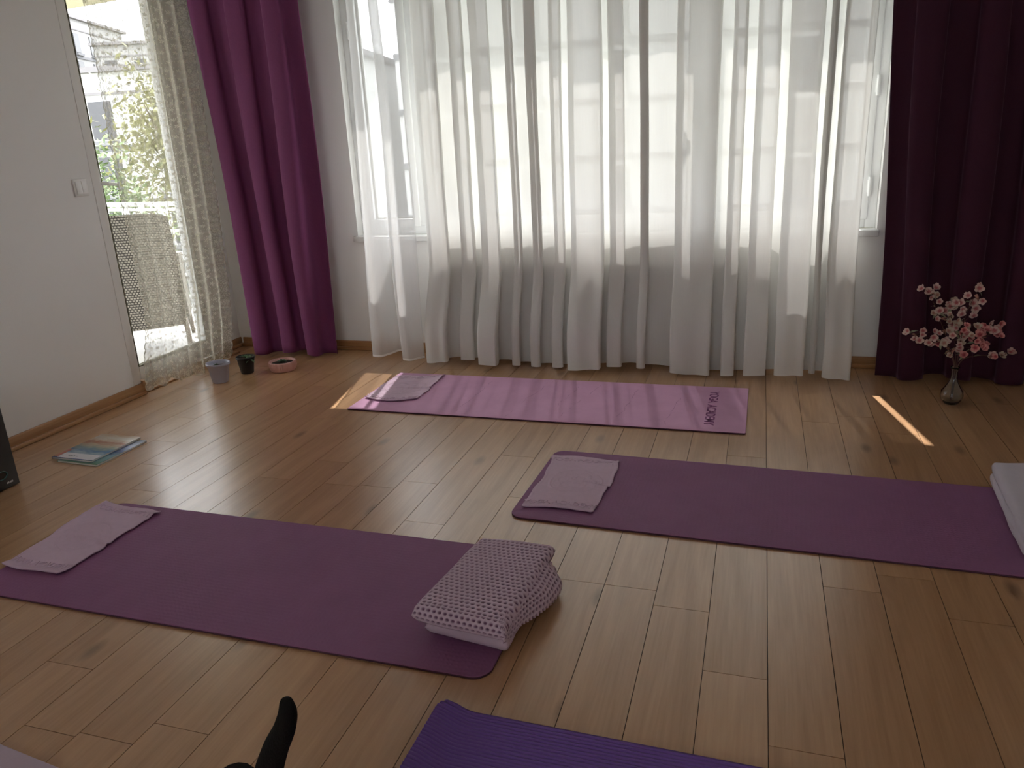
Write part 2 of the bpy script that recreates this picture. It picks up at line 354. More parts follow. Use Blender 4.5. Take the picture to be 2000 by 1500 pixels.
# ---------------------------------------------------------------- balcony door in the left wall
d1 = struct(bev(obj('door_1', bxs((XD-.07, XD+.004, 3.145, 3.205, .014, 2.215), (XD-.07, XD+.004, 3.90, 3.985, .014, 2.215), (XD-.07, XD+.004, 3.205, 3.90, 2.15, 2.215), (XD-.07, XD+.004, 3.205, 3.90, .014, .05)), M['pvc']), .004))
bev(obj('sash', bxs((XD-.05, XD+.016, 3.195, 3.246, .045, 2.16), (XD-.05, XD+.016, 3.812, 3.908, .045, 2.16), (XD-.05, XD+.016, 3.246, 3.812, .045, .118), (XD-.05, XD+.016, 3.246, 3.812, 2.08, 2.16)), M['pvc'], d1), .005)
obj('pane', bxs((XD-.025, XD-.019, 3.246, 3.812, .118, 2.08)), M['glass'], d1)
obj('seal', bxs((XD+.0165, XD+.0185, 3.806, 3.812, .118, 2.08), (XD-.02, XD+.0175, 3.244, 3.25, .118, 2.08), (XD-.02, XD+.0175, 3.25, 3.806, .116, .122), (XD+.0165, XD+.018, 3.838, 3.843, .06, 2.15)), M['seal'], d1)
bm = bmesh.new(); box(bm, XD+.016, XD+.022, 3.21, 3.24, .98, 1.16); tube(bm, [(XD+.02, 3.225, 1.09), (XD+.06, 3.225, 1.09), (XD+.066, 3.235, 1.088), (XD+.066, 3.30, 1.082)], [.009, .009, .01, .008], 10)
bev(obj('door_handle', bm, M['pvc'], d1), .002)
struct(bev(obj('trim_3', bxs((XL-.002, XL+.0035, 3.092, 3.1405, .062, 2.4)), M['wall']), .002))

# ---------------------------------------------------------------- radiator
rd = thing('radiator', 'pale panel radiator standing behind the white voile under the window', 'radiator', (0, 0, 0))
bm = bmesh.new(); n = 60
xa, xb = -1.74, -.10
def rad(u, v):
    x = xa+(xb-xa)*u; z = .13+.40*v; e = sstep(0, .03, v)*sstep(0, .03, 1-v)
    return (x, 4.085-.008*e*(.5+.5*math.cos(2*math.pi*u*33)), z)
grid(bm, 33*8+1, 14, rad); box(bm, xa, xb, 4.088, 4.10, .13, .53)
obj('panel', bm, M['radiator'], rd, True)
bev(obj('top_grille', bxs((xa, xb, 4.083, 4.135, .53, .538), (xa-.004, xa, 4.083, 4.135, .14, .538), (xb, xb+.004, 4.083, 4.135, .14, .538)), M['radiator'], rd), .002)
for x in (xa+.15, xb-.15): obj('bracket', bxs((x-.015, x+.015, 4.10, 4.149, .2, .5)), M['radiator'], rd)
bm = bmesh.new(); tube(bm, [(xb+.03, 4.10, .16), (xb+.03, 4.10, .05), (xb+.03, 4.10, -.002)], .008, 10); tube(bm, [(xb, 4.10, .16), (xb+.045, 4.10, .16)], .012, 10)
obj('pipe', bm, M['radiator'], rd, True)

# ---------------------------------------------------------------- curtains
def cloth(name, path, z0, z1, nz, fn, m, label, cat, thick=0, hem=None, parent=None):
    """path: list of (x,y); fn(x,y,z)->(x,y,z)"""
    acc = [0]
    for a, b in zip(path, path[1:]): acc.append(acc[-1]+(b-a).length)
    bm = bmesh.new(); n = len(path)
    def P(u, v):
        i = round(u*(n-1)); p = path[i]; z = z0+(z1-z0)*v**1.15
        return fn(p.x, p.y, z, acc[i])
    grid(bm, n, nz, P, lambda a, b: (acc[min(a, n-1)], (z1-z0)*(b/(nz-1))**1.15))
    o = obj(name, bm, m, parent, True)
    if thick:
        s = o.modifiers.new('s', 'SOLIDIFY'); s.thickness = thick; s.offset = 0
    return tag(o, label, cat)
# dense voile: front folds measured along the hem (xa, xb, y), cloth turning back under at both sides
fr = [(-1.775,-1.650,3.868),(-1.585,-1.500,3.915),(-1.448,-1.345,3.836),(-1.270,-1.225,3.885),(-1.165,-1.112,3.895),(-1.045,-.985,3.898),
      (-.946,-.772,3.842),(-.745,-.665,3.892),(-.585,-.543,3.883),(-.410,-.212,3.862),(-.157,-.092,3.866),(-.046,.060,3.862),(.10,.236,3.855),(.262,.292,3.905),(.322,.449,3.848)]
rg = random.Random(11); P = [(-1.80, 3.985), (-1.785, 3.96)]
for i, (a, b, y) in enumerate(fr):
    o1, o2 = rg.uniform(.012, .034), rg.uniform(.012, .036)
    if i: P += [(a+o1*.8, 3.972), (a+o1*.7, 3.95)]
    P += [(a+.002, (y+3.95)/2), (a, y+.012), (a+.012, y)]
    if b-a > .12: P += [((a*2+b)/3, y-.006), ((a+2*b)/3, y+.008)]
    P += [(b-.012, y), (b, y+.012), (b-.002, (y+3.95)/2)]
    if i < len(fr)-1:
        P += [(b-o2*.7, 3.95), (b-o2*.6, 3.968)]
        if fr[i+1][0]-b > .06: P += [((b+fr[i+1][0])/2, 3.985)]
P += [(.455, 3.93), (.438, 3.965)]
path = catmull([(a, b, 0) for a, b in P], 5)
def fB(x, y, z, s):
    k = sstep(.12, .62, z)*(1-.50*sstep(.02, .2, x)*(1-sstep(.28, .34, x)))
    yy = y+(4.045+(y-3.915)*.52-y)*k
    wv = .008*math.sin(z*2.1+x*9)*sstep(.8, 2.2, z)
    xx = x+wv+.006*math.sin(z*5+x*23)*sstep(.05, .5, z)*(1-k)
    zz = z+(.012+.010*math.sin(x*7.3))*(1-sstep(0, .3, z))
    return (xx, yy+.003*math.sin(z*9+x*40)*sstep(.05, .3, z), zz)
cloth('voile_curtain', path, .006, ZC-.01, 60, fB, M['sheer_dense'], 'wide white voile curtain in soft folds across the middle of the window', 'curtain')
PA = [(-2.139, 3.955), (-2.137, 3.925), (-2.10, 3.905), (-2.07, 3.912), (-2.045, 3.97), (-2.03, 4.03), (-2.0, 4.045), (-1.96, 4.04), (-1.935, 4.0), (-1.945, 3.93), (-1.925, 3.875), (-1.895, 3.868), (-1.87, 3.875), (-1.845, 3.92), (-1.828, 3.955), (-1.818, 3.962)]
path = catmull([(a, b, 0) for a, b in PA], 7)
def fA(x, y, z, s):
    t = sstep(.2, 1.6, z); yc = 3.95
    return (x+.055*t*(1-sstep(-2.1, -1.95, x))+.006*math.sin(z*4+x*15), yc+(y-yc)*(1+.15*sstep(.05, .4, z)*(1-t)), z+.01*math.sin(x*9+1))
cloth('voile_curtain', path, .02, ZC-.01, 60, fA, M['sheer_thin'], 'thin see-through white voile panel at the left end of the window', 'curtain')

# lace
bm = bmesh.new(); uvl = bm.loops.layers.uv.new('UVMap'); ul2 = bm.loops.layers.uv.new('edge')
LT = [(0, 3.118), (.05, 3.122), (.17, 3.14), (.32, 3.185), (.44, 3.207), (.70, 3.199), (1.04, 3.19), (1.33, 3.193), (1.64, 3.205), (1.92, 3.202), (2.6, 3.20)]
RT = [(0, 3.80), (.03, 3.812), (.17, 3.848), (.42, 3.876), (.59, 3.880), (.92, 3.898), (1.49, 3.905), (2.01, 3.895), (2.6, 3.88)]
nu, nv = 150, 420; V = []
for j in range(nv):
    z = 2.55*j/(nv-1); row = []; sc = abs(math.sin(math.pi*z/.046))**.6*.011
    for i in range(nu):
        u = i/(nu-1); a, b = lerp_tab(LT, z)-sc, lerp_tab(RT, z)+sc
        y = a+(b-a)*u
        amp = .012+.012*sstep(.1, .5, u)
        x = -3.055+amp*math.sin(u*2*math.pi*7.3+.4*math.sin(z*1.3))+.006*math.sin(u*37+z)
        y += .010*math.cos(u*2*math.pi*7.3*1.0+.7)*min(1, u*6, (1-u)*6)
        zz = z
        if j < 60:
            k = 1-j/60; base = .028+.012*math.sin(u*9)+.010*math.sin(u*31); zz = z+k*base-(.007*abs(math.sin(math.pi*u*16)) if j == 0 else 0)
            x += .03*k*k*math.sin(u*3.1)
        row.append((bm.verts.new((x, y, zz)), u*.95, z, min(u*(b-a), (1-u)*(b-a), z)))
    V.append(row)
for j in range(nv-1):
    for i in range(nu-1):
        q = (V[j][i], V[j][i+1], V[j+1][i+1], V[j+1][i]); f = bm.faces.new([t[0] for t in q])
        for l, t in zip(f.loops, q): l[uvl].uv = (t[1], t[2]); l[ul2].uv = (t[3], 0)
tag(obj('lace_curtain', bm, M['lace'], None, True), 'cream flowered lace curtain with scalloped edges hanging over the balcony door', 'curtain')

# plum curtains
def plum(name, x0, x1, yc, nf, amp, seed, label, top, ph=0, m=None):
    rg = random.Random(seed); pts = []; n = nf*24
    js = [rg.uniform(-.35, .35) for _ in range(nf+2)]; am = [rg.uniform(.6, 1.15) for _ in range(nf+2)]
    for i in range(n+1):
        u = i/n; q = u*nf; k = int(q); fr_ = q-k; jk = js[k]*(1-fr_)+js[min(k+1, nf+1)]*fr_; ak = am[k]*(1-fr_)+am[k+1]*fr_
        a = 2*math.pi*(q)+jk+ph
        pts.append(Vector((x0+(x1-x0)*u+.018*math.sin(2*a), yc+amp*ak*math.cos(a), 0)))
    def fn(x, y, z, s):
        t = z/2.0; cx = (x0+x1)/2
        a, b = top; xx = x+((a-x0)*(x1-x)/(x1-x0)+(b-x1)*(x-x0)/(x1-x0))*t
        k = 1-.35*sstep(.2, 1.8, z)
        yy = yc+(y-yc)*k*(1+.12*math.sin(z*2.3+x*5))
        return (xx+.010*math.sin(z*2.6+x*11), yy, z+(.012+.010*math.sin(x*13+seed))*(1-sstep(0, .4, z)))
    return cloth(name, pts, .004, ZC-.005, 44, fn, m or M['purple'], label, 'curtain', .003)
plum('plum_curtain', -2.985, -2.435, 3.972, 3, .055, 5, 'plum satin curtain between the balcony door and the window', (-3.085, -2.415), ph=.6)
plum('plum_curtain', .590, 1.66, 3.955, 5, .055, 9, 'plum curtain with painted-in shade to the right of the window behind the glass vase', (.520, 1.62), ph=-.5, m=M['purple_shaded'])

# ---------------------------------------------------------------- yoga mats
def mat_mesh(L, W, T, r, nx=0, ny=0, fn=None, edge=.002):
    """rounded-corner mat, origin at bottom centre; stripe of darker foam layer is a material on the side"""
    bm = bmesh.new(); out = []
    for cx, cy_, a0 in ((L/2-r, W/2-r, 0), (-L/2+r, W/2-r, 90), (-L/2+r, -W/2+r, 180), (L/2-r, -W/2+r, 270)):
        for k in range(9): a = R(a0+k*90/8); out.append((cx+r*math.cos(a), cy_+r*math.sin(a)))
    def ring(ins, z):
        return [bm.verts.new((x*(1-ins*2/L), y*(1-ins*2/W), z)) for x, y in out]
    rs = [ring(edge, 0), ring(0, edge*.7), ring(0, T*.42), ring(.0008, T*.46), ring(.0008, T*.54), ring(0, T*.58), ring(0, T-edge*.7), ring(edge, T)]
    for i, (A, B) in enumerate(zip(rs, rs[1:])):
        for k in range(len(A)):
            f = bm.faces.new((A[k], A[(k+1) % len(A)], B[(k+1) % len(A)], B[k])); f.smooth = True
            f.material_index = 1 if i < 6 else 0
    bm.faces.new(rs[0][::-1]); bm.faces.new(rs[-1]); return bm
def tpe(name, c, pat, bump=.25, scale=260):
    m, nt, p, out = mat(name); L = nt.links.new; p.inputs['Roughness'].default_value = .62; p.inputs['Specular IOR Level'].default_value = .3
    tc = N(nt, 'ShaderNodeTexCoord')
    n = N(nt, 'ShaderNodeTexNoise', i_Scale=6.0, i_Detail=6.0, i_Roughness=.65); L(tc.outputs['Object'], n.inputs['Vector'])
    mx = N(nt, 'ShaderNodeMix', data_type='RGBA'); mx.inputs[6].default_value = rgba([x*.84 for x in c]); mx.inputs[7].default_value = rgba([x*1.16 for x in c]); L(n.outputs[0], mx.inputs[0])
    L(mx.outputs[2], p.inputs['Base Color'])
    if pat == 'wave':
        w1 = N(nt, 'ShaderNodeTexWave', wave_type='BANDS', bands_direction='X', i_Scale=22.0, i_Distortion=2.5, i_Detail=0.0); w1.inputs['Detail Scale'].default_value = 4; L(tc.outputs['Object'], w1.inputs['Vector']); h = w1.outputs['Fac']
        w2 = N(nt, 'ShaderNodeTexWave', wave_type='BANDS', bands_direction='Y', i_Scale=22.0, i_Distortion=2.0, i_Detail=0.0); L(tc.outputs['Object'], w2.inputs['Vector'])
        h = math_n(nt, 'MULTIPLY', h, w2.outputs['Fac'])
    else:
        w1 = N(nt, 'ShaderNodeTexNoise', i_Scale=scale, i_Detail=2.0); L(tc.outputs['Object'], w1.inputs['Vector']); h = w1.outputs[0]
    b = N(nt, 'ShaderNodeBump', i_Strength=bump, i_Distance=.001); L(h, b.inputs['Height']); L(b.outputs[0], p.inputs['Normal']); return m
m_edge = simple('mat_edge_foam', (.075, .022, .045), .8)
m_wave = tpe('plum_foam', (.26, .105, .225), 'wave', .5)
def yoga(label, cx, cy_, rz, L, W, T, r, m, group=None):
    o = thing('yoga_mat', label, 'yoga mat', (cx, cy_, 0), rz)
    me = obj('mat_body', mat_mesh(L, W, T, r), m, o); me.data.materials.append(m_edge); return o
# back mat with printed words and cracks
mm = tpe('lilac_pvc', (.60, .33, .52), 'noise', .12, 400)
m1 = yoga('lilac yoga mat with printed lettering nearest the window', -.935, 3.39, R(-.15), 1.84, .60, .008, .006, mm)
me = textmesh('YOGA  ACADEMY', .058, .0002, spacing=.96, bold=.0009)
t = obj('printed_lettering', me, simple('purple_ink', (.16, .015, .14), .5), m1); t.location = (.765, -.005, .0083); t.rotation_euler = (0, 0, R(-90)); t['label'] = 'purple printed letters'
rg = random.Random(4); m_crack = simple('crack_dark', (.22, .10, .19), .8)
for x0, y0, x1, y1 in ((-.03, .29, -.12, -.28), (.22, .28, .13, -.29), (.42, .25, .40, -.20), (.10, .2, .05, -.1), (-.35, .28, -.38, -.25), (.62, .1, .60, -.29)):
    bm = bmesh.new(); n = 26; pts = []; x = 0
    for i in range(n+1):
        u = i/n; x += rg.uniform(-.006, .006); pts.append((x0+(x1-x0)*u+x, y0+(y1-y0)*u))
    for (a, b), (c, d) in zip(pts, pts[1:]):
        wd = .0007*rg.uniform(.2, 1.2)
        bm.faces.new([bm.verts.new(q) for q in ((a-wd, b, .0082), (c-wd, d, .0082), (c+wd, d, .0082), (a+wd, b, .0082))])
    bmesh.ops.remove_doubles(bm, verts=bm.verts, dist=.0009); obj('crack', bm, m_crack, m1)
m2 = yoga('plum yoga mat in the middle right, half under the pale blanket', .118, 2.455, R(-1.9), 1.73, .585, .008, .045, m_wave)
m3 = yoga('plum yoga mat in the left foreground with the folded waffle blanket', -1.378, 1.70, R(-.4), 1.645, .59, .008, .045, m_wave)
# ribbed violet mat, curled end
mr, nt, p, out = mat('violet_ribbed_foam'); L_ = nt.links.new
p.inputs['Roughness'].default_value = .55; p.inputs['Specular IOR Level'].default_value = .35
geo = N(nt, 'ShaderNodeTexCoord'); p.inputs['Base Color'].default_value = (.17, .085, .36, 1)
n_ = N(nt, 'ShaderNodeTexNoise', i_Scale=500.0, i_Detail=2.0); L_(geo.outputs['Object'], n_.inputs['Vector']); b_ = N(nt, 'ShaderNodeBump', i_Strength=.4, i_Distance=.001); L_(n_.outputs[0], b_.inputs['Height']); L_(b_.outputs[0], p.inputs['Normal'])
m4 = thing('yoga_mat', 'violet ribbed yoga mat at the bottom edge with a curled end', 'yoga mat', (-.632, .69, 0), R(-.8))
bm = bmesh.new(); Lm, Wm, Tm = 1.78, .60, .010; rib = .0095; nyy = int(Wm/rib)*8+1
def r4(u, v, top=True):
    x = .10*(u*3)**1.0/3*1.0 if u < .0 else u*Lm; y = v*Wm
    # rounded corner at the curled end
    rc = .035; dy = max(0, rc-y, y-(Wm-rc)); xin = rc-math.sqrt(max(0, rc*rc-dy*dy)); x = xin+(Lm-xin)*(u**1.6)
    lift = .026*(1-sstep(0, .085, x))**1.3
    h = Tm-.001+.0034*abs(math.sin(math.pi*y/rib))**.7 if top else 0.0
    if not top and lift < .001: return Vector((x, y, .0005))
    return Vector((x, y, lift+h))
A = grid(bm, 60, nyy, lambda u, v: r4(u, v)); B = grid(bm, 60, nyy, lambda u, v: r4(u, v, False))
for j in range(nyy-1):
    bm.faces.new((A[j][0], A[j+1][0], B[j+1][0], B[j][0])); bm.faces.new((A[j+1][-1], A[j][-1], B[j][-1], B[j+1][-1]))
for i in range(59):
    bm.faces.new((A[0][i+1], A[0][i], B[0][i], B[0][i+1])); bm.faces.new((A[-1][i], A[-1][i+1], B[-1][i+1], B[-1][i]))
bmesh.ops.recalc_face_normals(bm, faces=bm.faces)
obj('mat_body', bm, mr, m4, True)
# pale lilac mat, corner bottom left
mp_ = tpe('pale_lilac_foam', (.52, .42, .50), 'noise', .12, 300)
yoga('pale lilac mat poking in at the bottom left corner', -2.21, .727, R(-6.5), 1.83, .60, .008, .006, mp_)

# ---------------------------------------------------------------- towels with raised border words and round emblem
m_towel = simple('lilac_terry', (.74, .56, .70), .95, var=.06, scale=60, bump=.9, bscale=900, spec=.1)
def towel(label, corners, z0, seed, sag=0):
    """corners: far-left, far-right, near-right, near-left"""
    o = thing('hand_towel', label, 'towel')
    c = [Vector((x, y, 0)) for x, y in corners]; rg = random.Random(seed); off = rg.uniform(0, 50)
    W = (c[1]-c[0]).length; H = (c[3]-c[0]).length
    def surf(u, v):
        p = (c[0]*(1-u)+c[1]*u)*(1-v)+(c[3]*(1-u)+c[2]*u)*v
        p += Vector((.006*math.sin(v*7+seed)+.003*math.sin(v*19+seed), .006*math.sin(u*6+seed), 0))
        if sag: p += (c[3]-c[0]).normalized()*(-sag*(u-.4)**2*4*v) + (c[1]-c[0]).normalized()*(sag*.5*math.sin(v*3.14)*u)
        wr = noise.noise(Vector((p.x*7+off, p.y*11, 0)))*.006+noise.noise(Vector((p.x*22+off, p.y*30, 3)))*.0022
        fold = .008*math.exp(-((v-.52-.10*(u-.5))/.022)**2)*sstep(.3, .55, u)+.007*math.exp(-((v-.16+.25*(u-.6))/.03)**2)*sstep(.5, .7, u)
        edge = .004*sstep(.94, 1, v)+.003*sstep(.95, 1, u)
        return p, z0+.0045+abs(wr)+fold+edge
    def emb(u, v):
        X, Y_ = (u-.5)*W, (v-.5)*H; r = math.hypot(X, Y_); a = math.atan2(Y_, X); h = 0
        h += .0030*math.exp(-((r-.095)/.0032)**2)+.0018*math.exp(-((r-.084)/.0022)**2)
        if r < .08:     # lotus figure: petals on both halves
            h += .0026*math.exp(-((r-(.05+.022*abs(math.cos(3*a))))/.0032)**2)+.0024*math.exp(-((r-(.022+.012*abs(math.cos(4*a+.4))))/.003)**2)
        for q in (.018, .018): 
            d = min(u*W, (1-u)*W, v*H, (1-v)*H); h += .0010*math.exp(-((d-.008)/.0025)**2)
        return h
    bm = bmesh.new(); nu, nv = 92, 150
    def top(u, v):
        p, z = surf(u, v); return (p.x, p.y, z+emb(u, v))
    def bot(u, v):
        p, z = surf(u, v); return (p.x, p.y, max(z0+.0006, z-.0042))
    A = grid(bm, nu, nv, top); B = grid(bm, nu, nv, bot)
    for i in range(nu-1):
        bm.faces.new((A[0][i+1], A[0][i], B[0][i], B[0][i+1])); bm.faces.new((A[-1][i], A[-1][i+1], B[-1][i+1], B[-1][i]))
    for j in range(nv-1):
        bm.faces.new((A[j][0], A[j+1][0], B[j+1][0], B[j][0])); bm.faces.new((A[j+1][-1], A[j][-1], B[j][-1], B[j+1][-1]))
    bmesh.ops.recalc_face_normals(bm, faces=bm.faces)
    obj('cloth', bm, m_towel, o, True)
    for vv in (.085, .915):
        me = textmesh('YOGA ACADEMY', .036, .0018, bevel=.0005, spacing=.96)
        for v_ in me.vertices:
            u = .5+v_.co.x/W; v = vv-v_.co.y/H; p, z = surf(u, v); v_.co = (p.x, p.y, z+v_.co.z+.0006)
        obj('raised_lettering', me, m_towel, o)
    return o
towel('lilac towel with curved front edge on the lilac mat nearest the window', [(-1.835, 3.625), (-1.585, 3.655), (-1.575, 3.215), (-1.845, 3.225)], .0085, 2, .028)
towel('lilac towel with raised emblem on the middle right plum mat', [(-.727, 2.715), (-.463, 2.700), (-.475, 2.268), (-.722, 2.262)], .0085, 5)
towel('rumpled lilac towel at the far left end of the foreground mat', [(-2.245, 1.990), (-1.965, 1.950), (-1.975, 1.530), (-2.215, 1.542)], .0085, 9)

# ---------------------------------------------------------------- folded waffle blanket
m_waffle, nt, p, out = mat('waffle_cotton'); p.inputs['Roughness'].default_value = .95; p.inputs['Specular IOR Level'].default_value = .1
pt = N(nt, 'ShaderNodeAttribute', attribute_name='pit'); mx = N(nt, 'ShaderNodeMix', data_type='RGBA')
mx.inputs[6].default_value = (.66, .52, .63, 1); mx.inputs[7].default_value = (.13, .035, .11, 1)  # pits get a darker colour: occlusion inside the holes is painted in
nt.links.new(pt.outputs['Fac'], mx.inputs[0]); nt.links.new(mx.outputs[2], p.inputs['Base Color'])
CELL = .0155
def pit(a, b):
    k = math.floor(b/(CELL*.92)); aa = a/CELL+(.5 if k % 2 else 0)
    u, v = (aa-math.floor(aa))-.5, (b/(CELL*.92)-k)-.5
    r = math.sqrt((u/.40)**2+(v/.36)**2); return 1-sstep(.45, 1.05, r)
bm = bmesh.new(); pal = bm.verts.layers.float.new('pit')
def slab(C, z0, z1, res, wf, skew=0, puff=.004, side=True, seed=0):
    """rounded slab over quad C (FL, FR, BR, BL): closed y-z section swept across x"""
    FL, FR, BR, BL = [Vector((x, y, 0)) for x, y in C]
    Lg = (BL-FL).length; h = z1-z0; r = h/2; sec = []
    st = Lg-h; n1 = int(st/res); n2 = max(8, int(math.pi*r/res))
    for i in range(n1): sec.append(((r+st*i/n1)/Lg, z1, 0, 1, st*i/n1))
    for i in range(n2): a = math.pi*i/n2; sec.append(((r+st+r*math.sin(a))/Lg, z0+r+r*math.cos(a), math.sin(a), math.cos(a), st+r*a))
    for i in range(n1): sec.append(((r+st-st*i/n1)/Lg, z0, 0, -1, st+math.pi*r+st*i/n1))
    for i in range(n2): a = math.pi*i/n2; sec.append(((r-r*math.sin(a))/Lg, z0+r-r*math.cos(a), -math.sin(a), -math.cos(a), 2*st+math.pi*r+r*a))
    Wd = (FR-FL).length; nx = int(Wd/res); rows = []
    for j in range(nx+1):
        u = j/nx; row = []; e = max(0, 1-min(u, 1-u)*Wd/(r*.8)); sh = math.sqrt(max(0, 1-e*e))*.85+.15
        for (v, z, ny_, nz_, s) in sec:
            p = (FL*(1-u)+FR*u)*(1-v)+(BL*(1-u)+BR*u)*v; zc = (z0+z1)/2
            pz = zc+(z-zc)*sh; nz2 = noise.noise(Vector((p.x*9+seed, p.y*9, z*9)))*puff
            pv = pit(u*Wd, s) if wf else 0
            dd = nz2-.0055*pv
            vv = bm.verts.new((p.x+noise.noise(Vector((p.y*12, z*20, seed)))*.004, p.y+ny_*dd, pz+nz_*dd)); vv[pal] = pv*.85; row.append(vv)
        rows.append(row)
    n = len(sec)
    for A, B in zip(rows, rows[1:]):
        for k in range(n): bm.faces.new((A[k], A[(k+1) % n], B[(k+1) % n], B[k]))
    for row in (rows[0], rows[-1]):
        c = bm.verts.new(sum((q.co for q in row), Vector())/n)
        for k in range(n): bm.faces.new((row[k], row[(k+1) % n], c))
slab([(-.785, 1.492), (-.530, 1.460), (-.512, 1.880), (-.737, 1.878)], .058, .110, .0021, True, seed=1)
slab([(-.765, 1.520), (-.535, 1.492), (-.530, 1.865), (-.740, 1.865)], .0095, .056, .005, False, puff=.003, seed=5)
# side layers spilling over the right edge, waffle outside
def flap(x0, z0, x1, z1, y0, y1, bulge, res=.0022, seed=0):
    nv = int((y1-y0)/res); nu = int(math.hypot(x1-x0, z1-z0)*1.25/res); rr = []
    for side in (0, 1):
        rows = []
        for j in range(nv+1):
            v = j/nv; row = []; y = y0+(y1-y0)*v; bl = bulge*(.25+.75*sstep(.1, .85, v))*(1-.6*sstep(.88, 1, v))
            for i in range(nu+1):
                u = i/nu; ang = u*math.pi*.5
                sv = sstep(-.05, .75, v); x = x0+(x1-x0+bl)*math.sin(ang)*(.45+.55*sv)+noise.noise(Vector((y*14, u*3, seed)))*.005
                z = z0+(z1-z0)*(.5+.5*sv)*(1-math.cos(ang))-.006*(v-.5)
                z += noise.noise(Vector((y*17, u*2, seed+9)))*.006*u
                nx_, nz_ = math.sin(ang), math.cos(ang); pv = pit(y, u*nu*res) if side == 0 else 0
                d = -.0055*pv-.006*side
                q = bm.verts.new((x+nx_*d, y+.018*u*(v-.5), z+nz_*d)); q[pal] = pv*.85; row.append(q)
            rows.append(row)
        for A, B in zip(rows, rows[1:]):
            for k in range(nu):
                f = (A[k], A[k+1], B[k+1], B[k]); bm.faces.new(f if side == 0 else f[::-1])
        rr.append(rows)
    A, B = rr
    for k in range(nu): bm.faces.new((A[0][k+1], A[0][k], B[0][k], B[0][k+1])); bm.faces.new((A[-1][k], A[-1][k+1], B[-1][k+1], B[-1][k]))
    for k in range(nv): bm.faces.new((A[k][-1], A[k+1][-1], B[k+1][-1], B[k][-1]))
flap(-.550, .103, -.508, .024, 1.470, 1.82, .036, seed=3)
flap(-.548, .072, -.512, .014, 1.52, 1.86, .012, seed=8)
bmesh.ops.recalc_face_normals(bm, faces=bm.faces)
tag(obj('folded_blanket', bm, m_waffle, None, True), 'folded lilac waffle blanket on the corner of the foreground plum mat', 'blanket')

# ---------------------------------------------------------------- pale soft blanket at the right edge
m_soft = simple('pale_lavender_fleece', (.60, .55, .63), .98, var=.04, scale=30, bump=.6, bscale=700, spec=.05, sheen=.3)
bm = bmesh.new(); pal = bm.verts.layers.float.new('pit')
bmS = bm
slab([(.744, 2.235), (1.25, 2.20), (1.27, 2.80), (.785, 2.785)], .042, .083, .007, False, puff=.006, seed=2)
slab([(.740, 2.225), (1.26, 2.19), (1.28, 2.79), (.780, 2.780)], .0112, .048, .007, False, puff=.006, seed=6)
bmesh.ops.recalc_face_normals(bm, faces=bm.faces)
ob = obj('folded_blanket', bm, m_soft, None, True); ss = ob.modifiers.new('s', 'SMOOTH'); ss.iterations = 6
tag(ob, 'plain pale lavender blanket folded on the right end of the middle mat', 'blanket')

# ---------------------------------------------------------------- magazines
def cover(name, kind):
    m, nt, p, out = mat(name); L = nt.links.new; p.inputs['Roughness'].default_value = .3
    tc = N(nt, 'ShaderNodeTexCoord'); sp = N(nt, 'ShaderNodeSeparateXYZ'); L(tc.outputs['Object'], sp.inputs[0])
    wv = N(nt, 'ShaderNodeTexNoise', i_Scale=24.0, i_Detail=5.0, i_Distortion=1.5); mp = N(nt, 'ShaderNodeMapping'); mp.inputs['Scale'].default_value = (.5, 1.4, 1); L(tc.outputs['Object'], mp.inputs[0]); L(mp.outputs[0], wv.inputs['Vector'])
    y = math_n(nt, 'ADD', math_n(nt, 'MULTIPLY', sp.outputs[1], 1/.28), .5)
    f = math_n(nt, 'ADD', y, math_n(nt, 'MULTIPLY', math_n(nt, 'SUBTRACT', wv.outputs[0], .5), .35))
    cr = N(nt, 'ShaderNodeValToRGB'); e = cr.color_ramp; e.interpolation = 'LINEAR'
    cols = [(0, (.02, .06, .2)), (.12, (.03, .10, .32)), (.22, (.35, .45, .5)), (.34, (.06, .18, .35)), (.45, (.25, .32, .28)), (.56, (.5, .42, .3)), (.66, (.35, .10, .04)), (.74, (.6, .5, .38)), (.84, (.65, .62, .55)), (1, (.5, .35, .2))] if kind == 0 else \
           [(0, (.12, .25, .16)), (.3, (.2, .35, .4)), (.5, (.02, .06, .22)), (.7, (.15, .2, .4)), (1, (.01, .01, .02))]
    while len(e.elements) < len(cols): e.elements.new(.5)
    for el, (q, c) in zip(e.elements, cols): el.position = q; el.color = rgba(c)
    L(f, cr.inputs[0]); L(cr.outputs[0], p.inputs['Base Color']); return m
paper = simple('magazine_paper', (.75, .73, .68), .6, var=.1, scale=300, stretch=(1, 1, 60))
def magazine(label, x, y, z, rz, kind, W=.215, H=.275, T=.0075):
    o = thing('magazine', label, 'magazine', (x, y, z), rz, None)
    bev(obj('pages', bxs((-W/2, W/2-.0015, -H/2+.001, H/2-.001, .0006, T)), paper, o), .0008)
    bev(obj('cover', bxs((-W/2-.001, W/2, -H/2, H/2, T, T+.0006), (-W/2-.001, W/2, -H/2, H/2, 0, .0006), (-W/2-.0016, -W/2-.001, -H/2, H/2, 0, T+.0006)), cover('cover_art', kind), o), .0002)
    return o
magazine('lower magazine on the floor, green and blue cover mostly hidden', -2.665, 2.412, 0, R(-2), 1)
mg = magazine('upper magazine on the floor with white strip and red corner', -2.707, 2.425, .0084, R(-.8), 0)
obj('cover_strip', bxs((-.085, .107, -.132, -.082, .0082, .0085)), simple('white_strip', (.72, .71, .74), .35), mg)
obj('cover_corner', bxs((-.107, -.088, -.125, -.045, .0082, .0086)), simple('red_corner', (.55, .2, .14), .35), mg)
bm = bmesh.new()
